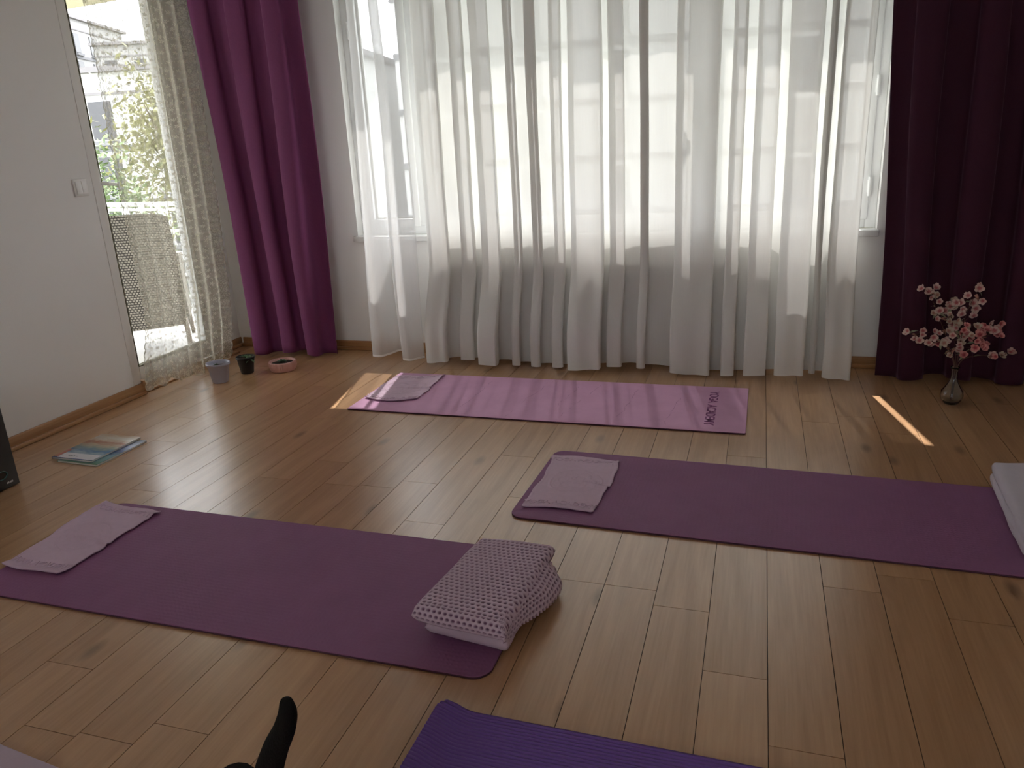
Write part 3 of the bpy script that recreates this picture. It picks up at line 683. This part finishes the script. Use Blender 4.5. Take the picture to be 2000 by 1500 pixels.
for x, wd in ((-.045, .006), (-.036, .005), (-.027, .007), (-.017, .005), (-.002, .006)): box(bm, x, x+wd, -.112, -.108 if wd > .005 else -.105, .0086, .0089)
obj('cover_print', bm, simple('grey_print', (.12, .12, .14), .5), mg)

# ---------------------------------------------------------------- speaker by the left wall
sp = thing('loudspeaker', 'black loudspeaker box standing on the floor by the left wall', 'speaker', (-2.745, 1.925, 0))
bev(obj('cabinet', bxs((-.25, 0, -.145, .145, .004, .348)), M['black'], sp), .003)
bm = bmesh.new(); Mx = Matrix.Translation((0, 0, 0))
prof = [(.0, .006), (.03, .004), (.055, .001), (.085, .010), (.098, .012), (.104, .004), (.106, 0)]
lathe(bm, prof, 40)
for v in bm.verts: v.co = Vector((v.co.z+.0005, v.co.x-.03, v.co.y+.20))
obj('cone', bm, simple('glossy_cone', (.015, .02, .02), .18), sp, True)
bm = bmesh.new(); tube(bm, [(.002, .075+.026*math.cos(a), .062+.016*math.sin(a)) for a in [R(k*15) for k in range(25)]], .003, 8)
obj('port_ring', bm, simple('teal_gloss', (.04, .10, .10), .12), sp, True)
bm = bmesh.new()
for y0, y1 in ((.092, .096), (.097, .102), (.105, .109), (.110, .118)): box(bm, .0003, .001, y0, y1, .022, .029)
obj('badge', bm, simple('silver_print', (.6, .6, .6), .4), sp)
for x in (-.22, -.03):
    for y in (-.12, .12): bm = bmesh.new(); lathe(bm, [(0, 0), (.012, 0), (.012, .0045), (0, .0045)], 16, (x, y)); obj('foot', bm, M['black'], sp)

# ---------------------------------------------------------------- light switch
sw = thing('light_switch', 'white double light switch on the left wall beside the door', 'switch', (XL, 3.014, 1.084))
bev(obj('plate', bxs((0, .009, -.041, .041, -.041, .041)), simple('switch_plate', (.80, .79, .76), .35), sw), .004, 3)
for y in (-.0165, .0165):
    bm = bmesh.new(); box(bm, .009, .013, y-.0155, y+.0155, -.030, .030)
    for v in bm.verts:
        if v.co.x > .012 and v.co.z < 0: v.co.x += .003
    bev(obj('rocker', bm, simple('switch_rocker', (.84, .83, .81), .3), sw), .0015)

# ---------------------------------------------------------------- flower pots
def leaf(bm, base, d, L, W, up=.3):
    base = Vector(base); d = Vector(d).normalized(); s = d.cross(Vector((0, 0, 1)))
    s = s.normalized() if s.length > .01 else Vector((1, 0, 0)); nn = s.cross(d)
    prev = None
    for k in range(6):
        t = k/5; w_ = W*math.sin(math.pi*min(1, t*.92+.06))*.5; c = base+d*L*t+nn*(-up*L*t*t)
        row = [bm.verts.new(c-s*w_+nn*w_*.3), bm.verts.new(c), bm.verts.new(c+s*w_+nn*w_*.3)]
        if prev:
            for i in (0, 1): bm.faces.new((prev[i], prev[i+1], row[i+1], row[i]))
        prev = row
def pot(label, x, y, m, prof, zs, rs, plant, wob=None, n=48):
    o = thing('potted_plant', label, 'potted plant', (x, y, 0))
    bm = bmesh.new(); lathe(bm, prof, n, wob=wob); obj('pot', bm, m, o, True)
    bm = bmesh.new(); lathe(bm, [(rs, zs), (rs*.6, zs+.003), (0, zs+.004)], 24); obj('soil', bm, M['soil'], o, True)
    rg = random.Random(int(x*1000)); bm = bmesh.new()
    for (px, py, n_, L, W, el) in plant:
        for i in range(n_):
            a = 2*math.pi*i/n_+rg.uniform(-.3, .3); e = el+rg.uniform(-.2, .2)
            leaf(bm, (px, py, zs+.003), (math.cos(a)*math.cos(e), math.sin(a)*math.cos(e), math.sin(e)), L*rg.uniform(.7, 1.1), W)
    obj('foliage', bm, M['plant'], o, True); return o
lav = simple('lavender_plastic', (.42, .42, .52), .45)
pot('lavender plant pot standing below the lace curtain', -2.815, 3.405, lav,
    [(0, .001), (.041, .001), (.043, .004), (.058, .098), (.063, .099), (.064, .112), (.061, .1125), (.057, .100), (.055, .088), (0, .088)], .088, .054,
    [(-.012, 0, 6, .022, .009, .9), (.02, .01, 5, .014, .007, .6)])
pot('small black plant pot between the lavender and pink pots', -2.768, 3.585, simple('black_pot', (.012, .011, .012), .5),
    [(0, .001), (.034, .001), (.036, .004), (.048, .088), (.053, .089), (.053, .099), (.050, .0995), (.046, .088), (0, .084)], .084, .045,
    [(0, 0, 8, .035, .016, .7), (.025, .01, 6, .034, .015, .4), (.035, -.01, 4, .04, .014, -.1)])
pink = simple('pink_ceramic', (.62, .34, .30), .35, var=.05)
pot('low pink ribbed bowl with a small succulent by the plum curtain', -2.585, 3.668, pink,
    [(0, .001), (.066, .001), (.071, .006), (.077, .030), (.078, .050), (.075, .056), (.070, .056), (.068, .050), (.066, .042), (0, .042)], .042, .066,
    [(-.002, 0, 9, .034, .015, .7), (.014, .005, 6, .024, .012, .9)], wob=lambda a, z: 1+(.018*math.cos(36*a) if .008 < z < .052 else 0), n=216)

# ---------------------------------------------------------------- vase and blossoms
vm, nt, p, out = mat('clear_glass'); p.inputs['Transmission Weight'].default_value = 1; p.inputs['Roughness'].default_value = .02; p.inputs['IOR'].default_value = 1.45; p.inputs['Base Color'].default_value = (.86, .88, .86, 1)
VX, VY = .838, 3.625
bm = bmesh.new()
lathe(bm, [(0, .0005), (.024, .0005), (.030, .004), (.042, .022), (.046, .040), (.043, .058), (.030, .078), (.019, .098), (.0135, .118), (.0125, .145), (.014, .158), (.019, .168), (.0175, .169), (.0125, .158), (.0105, .145), (.0112, .118), (.0165, .099), (.027, .078), (.039, .057), (.042, .040), (.038, .024), (.027, .009), (0, .007)], 64,
      wob=lambda a, z: 1+.022*math.cos(12*(a+z*14)) if .01 < z < .13 else 1)
va = obj('glass_vase', bm, vm, None, True); va.location = (VX, VY, 0); tag(va, 'clear glass vase with swirled ribs on the floor before the shaded plum curtain', 'vase')
m_stem = simple('twig_brown', (.10, .05, .035), .7); m_leafp = simple('dusty_green_leaf', (.26, .28, .18), .6, var=.2, scale=80)
def petal_mat(name, a, b):
    m, nt, p, out = mat(name); L = nt.links.new; p.inputs['Roughness'].default_value = .6
    at = N(nt, 'ShaderNodeAttribute', attribute_name='rad'); cr = N(nt, 'ShaderNodeValToRGB'); cr.color_ramp.elements[0].color = rgba(b); cr.color_ramp.elements[1].color = rgba(a); cr.color_ramp.elements[0].position = .15; cr.color_ramp.elements[1].position = .65
    L(at.outputs['Fac'], cr.inputs[0]); L(cr.outputs[0], p.inputs['Base Color']); return m
PM = [petal_mat('blush_petal', (.62, .47, .42), (.42, .10, .11)), petal_mat('rose_petal', (.66, .30, .28), (.4, .05, .07)), petal_mat('cream_petal', (.56, .48, .38), (.42, .2, .15))]
def blossom_mesh(m, seed):
    rg = random.Random(seed); bm = bmesh.new(); al_ = bm.verts.layers.float.new('rad')
    for k in range(5):
        a = 2*math.pi*k/5+rg.uniform(-.12, .12); ca, sa = math.cos(a), math.sin(a); L = .0125*rg.uniform(.85, 1.1); W = .0125; cup = rg.uniform(.3, .8); prev = None
        for i in range(7):
            t = i/6; w_ = W*.5*math.sin(math.pi*(t*.80+.08))**.8; r = L*t; z = cup*L*t*t*.8; row = []
            for s_ in (-1, -.5, 0, .5, 1):
                x = r; y = s_*w_; zz = z+abs(s_)**2*.0018
                v = bm.verts.new((x*ca-y*sa, x*sa+y*ca, zz)); v[al_] = t; row.append(v)
            if prev:
                for q in range(4): bm.faces.new((prev[q], prev[q+1], row[q+1], row[q]))
            prev = row
    me = bpy.data.meshes.new('blossom'); bm.to_mesh(me); bm.free(); me.materials.append(m)
    for p_ in me.polygons: p_.use_smooth = True
    return me
BL = [[blossom_mesh(m, 10*i+j) for j in range(3)] for i, m in enumerate(PM)]
bm = bmesh.new(); leaf(bm, (0, 0, 0), (1, 0, 0), .038, .012, .35); LEAF = bpy.data.meshes.new('leaf'); bm.to_mesh(LEAF); bm.free(); LEAF.materials.append(m_leafp)
bm = bmesh.new(); leaf(bm, (0, 0, 0), (1, 0, 0), .030, .014, .5); LEAF2 = bpy.data.meshes.new('leaf'); bm.to_mesh(LEAF2); bm.free(); LEAF2.materials.append(PM[2])
for me in (LEAF, LEAF2):
    for p_ in me.polygons: p_.use_smooth = True
sprays = [('blossom spray arching far left out of the glass vase', [(0, 0, .02), (0, 0, .15), (-.03, -.02, .24), (-.10, -.01, .29), (-.205, .0, .315)], 0, 15, 1),
          ('blossom spray reaching up left over the glass vase', [(0, .003, .02), (0, .004, .15), (-.04, .02, .28), (-.09, .02, .40), (-.135, .01, .495)], 0, 19, 2),
          ('upright blossom spray in the centre of the glass vase', [(.003, 0, .02), (.002, 0, .15), (-.01, .02, .28), (-.03, .03, .37), (-.045, .02, .43)], 2, 19, 3),
          ('tallest blossom spray leaning slightly right in the glass vase', [(0, -.003, .02), (.003, -.003, .15), (.005, -.01, .28), (.015, .0, .40), (.055, 0, .525)], 0, 19, 4),
          ('rose pink blossom spray on the right of the glass vase', [(-.003, 0, .02), (.004, 0, .15), (.04, -.02, .25), (.09, -.03, .31), (.135, -.02, .335)], 1, 24, 5),
          ('low blossom spray drooping far right out of the glass vase', [(.002, .003, .02), (.005, .004, .15), (.03, .0, .205), (.09, -.01, .225), (.155, -.01, .222), (.195, -.01, .245)], 0, 6, 6)]
for label, pts, kind, nb, seed in sprays:
    rg = random.Random(seed); o = thing('blossom_spray', label, 'flowers', (VX, VY, 0))
    C = catmull(pts, 8); i0 = int(len(C)*.45); bm = bmesh.new(); tube(bm, C, [.0022-.0014*i/len(C) for i in range(len(C))], 6)
    spots = []
    for k in range(nb):
        t = rg.uniform(.1, 1) if nb > 8 else .35+.65*k/(nb-1)
        if k == 0: t = 1
        i = i0+int((len(C)-1-i0)*t); b = C[i]; sp_ = .045 if nb > 8 else .018
        e = b+Vector((rg.uniform(-1, 1)*sp_, rg.uniform(-1, .6)*sp_, rg.uniform(-.6, 1)*sp_*.8)) if k else b
        if k: tube(bm, [b, b.lerp(e, .5)+Vector((0, 0, .006)), e], .0008, 5)
        spots.append(e)
    obj('stem', bm, m_stem, o, True)
    for e in spots:
        kk = kind if rg.random() < .72 else rg.choice((0, 1, 2))
        f = bpy.data.objects.new('blossom', rg.choice(BL[kk])); link(f, o); f.location = e; s_ = rg.uniform(1.0, 1.55); f.scale = (s_,)*3
        d = Vector((-.15+rg.uniform(-.8, .8), -1+rg.uniform(-.3, .5), .35+rg.uniform(-.6, .6))); f.rotation_euler = d.to_track_quat('Z', 'Y').to_euler()
    for k in range(9 if nb > 8 else 3):
        i = i0+int((len(C)-1-i0)*rg.random()); f = bpy.data.objects.new('leaf', rg.choice((LEAF, LEAF, LEAF2))); link(f, o); f.location = C[i]
        f.rotation_euler = (rg.uniform(-.6, .6), rg.uniform(-.6, .7), rg.uniform(0, 6.28))

# ---------------------------------------------------------------- black cat, mostly below the frame
m_cat = simple('black_fur', (.004, .0035, .0035), .85, var=.3, scale=120, bump=1, bscale=500, spec=.2, stretch=(1, 1, .3))
def skin(name, pts, edges, m, parent=None, sub=2):
    me = bpy.data.meshes.new(name); me.from_pydata([p[:3] for p in pts], edges, []); o = bpy.data.objects.new(name, me); link(o, parent)
    md = o.modifiers.new('skin', 'SKIN'); me.skin_vertices.new() if not me.skin_vertices else None
    for v, p in zip(me.skin_vertices[0].data, pts): v.radius = (p[3], p[3] if len(p) < 5 else p[4])
    me.skin_vertices[0].data[0].use_root = True; md.use_smooth_shade = True
    s = o.modifiers.new('sub', 'SUBSURF'); s.levels = sub; s.render_levels = sub; me.materials.append(m); return o
cat = thing('cat', 'black cat with raised tail at the bottom edge of the photo', 'cat', (0, 0, 0))
cp = [(-.600, .640, .235, .055), (-.650, .685, .228, .058), (-.705, .735, .220, .058), (-.752, .782, .222, .050), (-.790, .820, .200, .040), (-.820, .850, .165, .035), (-.835, .866, .145, .033), (-.848, .880, .120, .018),  # 0-7 spine to muzzle
      (-.618, .672, .292, .022), (-.602, .675, .368, .0215), (-.587, .676, .424, .0205), (-.571, .676, .461, .0185), (-.553, .676, .493, .0160), (-.5425, .676, .522, .0135), (-.543, .676, .545, .0075),   # 8-14 tail
      (-.640, .615, .19, .034), (-.650, .600, .13, .022), (-.640, .580, .065, .012), (-.655, .600, .012, .013),
      (-.565, .660, .19, .034), (-.560, .665, .13, .022), (-.548, .640, .065, .012), (-.565, .660, .012, .013),
      (-.775, .745, .15, .026), (-.778, .745, .08, .015), (-.785, .755, .012, .014),
      (-.725, .810, .15, .026), (-.722, .812, .08, .015), (-.730, .820, .012, .014)]
ce = [(0, 1), (1, 2), (2, 3), (3, 4), (4, 5), (5, 6), (6, 7), (0, 8), (8, 9), (9, 10), (10, 11), (11, 12), (12, 13), (13, 14), (0, 15), (15, 16), (16, 17), (17, 18), (0, 19), (19, 20), (20, 21), (21, 22), (3, 23), (23, 24), (24, 25), (3, 26), (26, 27), (27, 28)]
skin('body', cp, ce, m_cat, cat)
for s_ in (-1, 1):
    bm = bmesh.new(); b = Vector((-.822, .848, .150)); sd = Vector((.72, -.69, 0))*s_; 
    q = [bm.verts.new(b+sd*.010), bm.verts.new(b+sd*.032+Vector((0, 0, -.012))), bm.verts.new(b+sd*.024+Vector((0, -.008, .034))), bm.verts.new(b+sd*.022+Vector((.0, -.014, -.002)))]
    for f in ((0, 1, 2), (1, 3, 2), (3, 0, 2), (0, 3, 1)): bm.faces.new([q[i] for i in f])
    bmesh.ops.recalc_face_normals(bm, faces=bm.faces); obj('ear', bm, m_cat, cat)
    bm = bmesh.new(); bmesh.ops.create_uvsphere(bm, u_segments=16, v_segments=10, radius=.006, matrix=Matrix.Translation(Vector((-.852, .884, .150))+sd*.017)); obj('eye', bm, simple('cat_eye', (.35, .3, .05), .1), cat, True)

# ---------------------------------------------------------------- balcony and slab above
struct(obj('balcony_floor', bxs((-6.6, -3.34, -.5, 5.36, -.20, -.05), (-3.34, .9, 4.40, 4.50, -.20, -.05)), simple('balcony_tiles', (.62, .60, .57), .5, var=.08, scale=5)))
bm = bmesh.new(); vs_ = [(-7, -1), (-3.36, -1), (-3.36, 4.40), (1.4, 4.40), (1.4, 4.56), (-3.55, 4.56), (-3.55, 5.0), (-7, 5.55)]
lo = [bm.verts.new((x, y, 2.33)) for x, y in vs_]; hi = [bm.verts.new((x, y, 2.62)) for x, y in vs_]
bm.faces.new(lo[::-1]); bm.faces.new(hi)
for i in range(8): bm.faces.new((lo[i], lo[(i+1) % 8], hi[(i+1) % 8], hi[i]))
struct(obj('slab', bm, M['wall_out']))
rl = thing('balcony_railing', 'white metal balcony railing with horizontal bars outside the door', 'railing')
def rp(t, z): return Vector((-3.45-(2.65)*t, 4.84+.45*t, z))
ax = (rp(1, 0)-rp(0, 0)).normalized(); ay = Vector((-ax.y, ax.x, 0))
def rbar(z, h, d, name):
    bm = bmesh.new(); Lr = (rp(1, 0)-rp(0, 0)).length; MM = Matrix(((ax.x, ay.x, 0, rp(0, 0).x), (ax.y, ay.y, 0, rp(0, 0).y), (0, 0, 1, z), (0, 0, 0, 1)))
    box(bm, 0, Lr, -d/2, d/2, -h/2, h/2, MM); bev(obj(name, bm, M['metalw'], rl), .004)
rbar(.862, .03, .055, 'handrail'); rbar(.822, .022, .03, 'handrail')
for z in (.66, .49, .32, .15): rbar(z, .020, .020, 'bar')
for t in (.02, .26, .52, .78, .98):
    p0 = rp(t, 0); obj('post', bxs((p0.x-.02, p0.x+.02, p0.y-.02, p0.y+.02, -.05, .815)), M['metalw'], rl)
# wicker chair
mw, nt, p, out = mat('taupe_wicker'); L_ = nt.links.new; p.inputs['Roughness'].default_value = .6
uv = N(nt, 'ShaderNodeUVMap'); mp = N(nt, 'ShaderNodeMapping'); mp.inputs['Scale'].default_value = (1/.020, 1/.020, 1); L_(uv.outputs[0], mp.inputs[0])
br = N(nt, 'ShaderNodeTexBrick', offset=.5); br.inputs['Color1'].default_value = (.34, .31, .26, 1); br.inputs['Color2'].default_value = (.27, .245, .20, 1); br.inputs['Mortar'].default_value = (.02, .015, .012, 1)
br.inputs['Scale'].default_value = 1; br.inputs['Mortar Size'].default_value = .17; br.inputs['Mortar Smooth'].default_value = .3; br.inputs['Brick Width'].default_value = 1; br.inputs['Row Height'].default_value = .8
L_(mp.outputs[0], br.inputs['Vector']); L_(br.outputs['Color'], p.inputs['Base Color'])
bp = N(nt, 'ShaderNodeBump', i_Strength=.8, i_Distance=.004); bp.invert = True; L_(br.outputs['Fac'], bp.inputs['Height']); L_(bp.outputs[0], p.inputs['Normal'])
ch = thing('wicker_chair', 'taupe wicker armchair on the balcony behind the door glass', 'chair', (-4.02, 4.21, -.05), R(38))
def wk(name, fn, su, sv, nu=30, nv=30, th=.018):
    bm = bmesh.new(); grid(bm, nu, nv, fn, lambda a, b: (su*a/(nu-1), sv*b/(nv-1))); o = obj(name, bm, mw, ch, True); s = o.modifiers.new('s', 'SOLIDIFY'); s.thickness = th; s.offset = 0; return o
wk('backrest', lambda u, v: ((u-.5)*(.60-.06*v), -.25-.05*v+.05*(2*u-1)**2, .17+.75*v-.03*(2*u-1)**4*v), .60, .75)
wk('seat', lambda u, v: ((u-.5)*.56, -.24+.52*v, .40-.01*math.sin(math.pi*u)), .56, .52)
wk('apron', lambda u, v: ((u-.5)*.56, .28, .22+.18*v), .56, .18, 20, 8)
for s_ in (-1, 1):
    wk('armrest', lambda u, v: (s_*.285, -.24+.54*u, .18+.47*v-.05*u*v), .54, .47, 24, 20)
    for y in (-.27, .27):
        bm = bmesh.new(); tube(bm, [(s_*.27, y, .22), (s_*.275, y*1.06, .10), (s_*.28, y*1.1, 0)], [.018, .016, .014], 10); obj('leg', bm, simple('chair_leg', (.12, .10, .085), .4, metal=.6), ch, True)
bm = bmesh.new(); box(bm, -.25, .25, -.20, .25, .402, .462); bev(obj('cushion', bm, simple('cream_cushion', (.72, .70, .64), .9), ch), .02, 4)

# ---------------------------------------------------------------- outside world
struct(obj('ground', bxs((-160, 120, 5.6, 220, -9.3, -9)), simple('ground_green', (.16, .17, .11), .95, var=.4, scale=.2)))
struct(obj('ground', bxs((-160, -7.5, -60, 5.6, -9.3, -9)), simple('ground_street', (.30, .29, .27), .95, var=.2, scale=.3)))
m_wh = simple('white_render', (.36, .355, .35), .9, var=.03, scale=.4); m_pk = simple('pink_render', (.30, .19, .165), .9, var=.05, scale=.4)
m_gr = simple('grey_band', (.17, .17, .18), .8); m_wd = simple('window_dark', (.06, .06, .065), .3); m_rf = simple('roof_grey', (.20, .19, .195), .9)
m_wh2 = simple('pale_render', (.62, .62, .61), .9, var=.03, scale=.4)
def building(label, P0, P1, depth, zt, zb, floors, wins, pinks=(), extra=0, ww=1.3, fm=None):
    a, b = Vector((*P0, 0)), Vector((*P1, 0)); ux = (b-a).normalized(); uy = Vector((-ux.y, ux.x, 0)); W = (b-a).length
    if uy.dot(a) < 0: uy = -uy
    MM = Matrix(((ux.x, uy.x, 0, a.x), (ux.y, uy.y, 0, a.y), (0, 0, 1, 0), (0, 0, 0, 1)))
    o = thing('apartment_building', label, 'building')
    def pc(name, m, bs, par=o):
        bm = bmesh.new()
        for q in bs: box(bm, *q, M=MM)
        bmesh.ops.recalc_face_normals(bm, faces=bm.faces); return obj(name, bm, m, par)
    pc('facade', fm or m_wh, [(0, W, 0, depth, zb, zt)])
    pc('cornice', m_rf, [(-.4, W+.4, -.5, depth+.4, zt-.05, zt+.25), (-.1, W+.1, -.12, 0, zt-1.25, zt-1.1)])
    if extra: pc('roof', m_rf, [(.5, W-.5, 1, depth-1, zt+.25, zt+.25+extra)])
    for f in range(floors):
        z = zt-2.6-3.1*f-1.1
        if f in pinks: pc('pink_storey', m_pk, [(-.02, W+.02, -.06, .0, z-.35, z+2.45)])
        pc('band', m_gr, [(-.05, W+.05, -.12, 0, z-.70, z-.36)])
        for x in wins:
            wn = pc('window', m_wd, [(x-ww/2, x+ww/2, -.10, -.02, z, z+2.1)]); pc('window_rail', m_gr, [(x-ww/2-.15, x+ww/2+.15, -.35, -.10, z-.35, z-.1)], wn)
    return o
building('white building with a pink storey seen past the lace edge', (-74.6, 69.2), (-83.2, 92.8), 14, 17.4, -9, 6, (3.0, 7.2, 11.6, 15.6, 19.8, 23.4), (2,))
building('pale apartment block behind the lace curtain, with grey roof storey', (-71.8, 75.5), (-62.5, 79.0), 12, 13.5, -9, 5, (1.6, 4.8, 8.0), (3,), 0)
building('low white building seen to the right behind the lace', (-60, 78), (-44, 84), 12, 9.5, -9, 4, (2, 5.5, 9, 12.5), (2,), 0)
building('grey building across the street seen through the thin voile', (-40, 38), (-21.5, 41.5), 12, 6.1, -9, 4, (3, 7, 11, 15), (), 0, 1.4, m_wh2)
building('pale building across the street behind the middle voile', (-21.0, 45), (14, 49), 12, 13.5, -9, 6, (3, 8, 13, 18, 23, 28, 33), (), 0, 1.4, m_wh2)
# trees
lm = [simple('tree_leaf', c, .6, var=.35, scale=1.5) for c in ((.11, .16, .06), (.22, .22, .09), (.07, .12, .05))]; bark = simple('bark', (.12, .09, .06), .9)
def tree(label, x, y, z, r, h, kind, n, seed, ls=.16):
    rg = random.Random(seed); o = thing('tree', label, 'tree', (x, y, -9)); bm = bmesh.new(); H = z+9
    tube(bm, [(0, 0, 0), (.1, .05, H*.5), (0, 0, H*.8), (.1, .1, H+r*.3)], [.28, .22, .15, .05], 10)
    for k in range(7):
        a = k*.9; tube(bm, [(0, 0, H*.72), (math.cos(a)*r*.3, math.sin(a)*r*.3, H*.9), (math.cos(a)*r*.7, math.sin(a)*r*.7, H+r*.3)], [.10, .06, .02], 6)
    obj('trunk', bm, bark, o, True); bm = bmesh.new()
    cl = [Vector((rg.gauss(0, .5), rg.gauss(0, .5), rg.gauss(0, .45)))*r for _ in range(26)]
    for i in range(n):
        c = rg.choice(cl)+Vector((rg.gauss(0, 1), rg.gauss(0, 1), rg.gauss(0, 1)))*r*.22; c.z = c.z*h+H
        d = Vector((rg.uniform(-1, 1), rg.uniform(-1, 1), rg.uniform(-.8, .6))).normalized(); s_ = d.cross(Vector((rg.random(), rg.random(), 1))).normalized(); l = ls*rg.uniform(.6, 1.3)
        bm.faces.new([bm.verts.new(q) for q in (c, c+d*l*.5+s_*l*.22, c+d*l, c+d*l*.5-s_*l*.22)])
    obj('crown', bm, lm[kind], o)
tree('green leafy tree just beyond the balcony rail by the door edge', -13.4, 13.1, -.3, 1.25, 1.15, 0, 5000, 1, .17)
tree('yellow-green tree behind the lace curtain, left of the door frame', -17.5, 21.5, 2.2, 1.9, 1.5, 1, 4500, 2, .26)
tree('dark green bushy tree low behind the balcony bars', -8.3, 12.2, -2.0, 1.6, .8, 2, 5000, 3, .18)
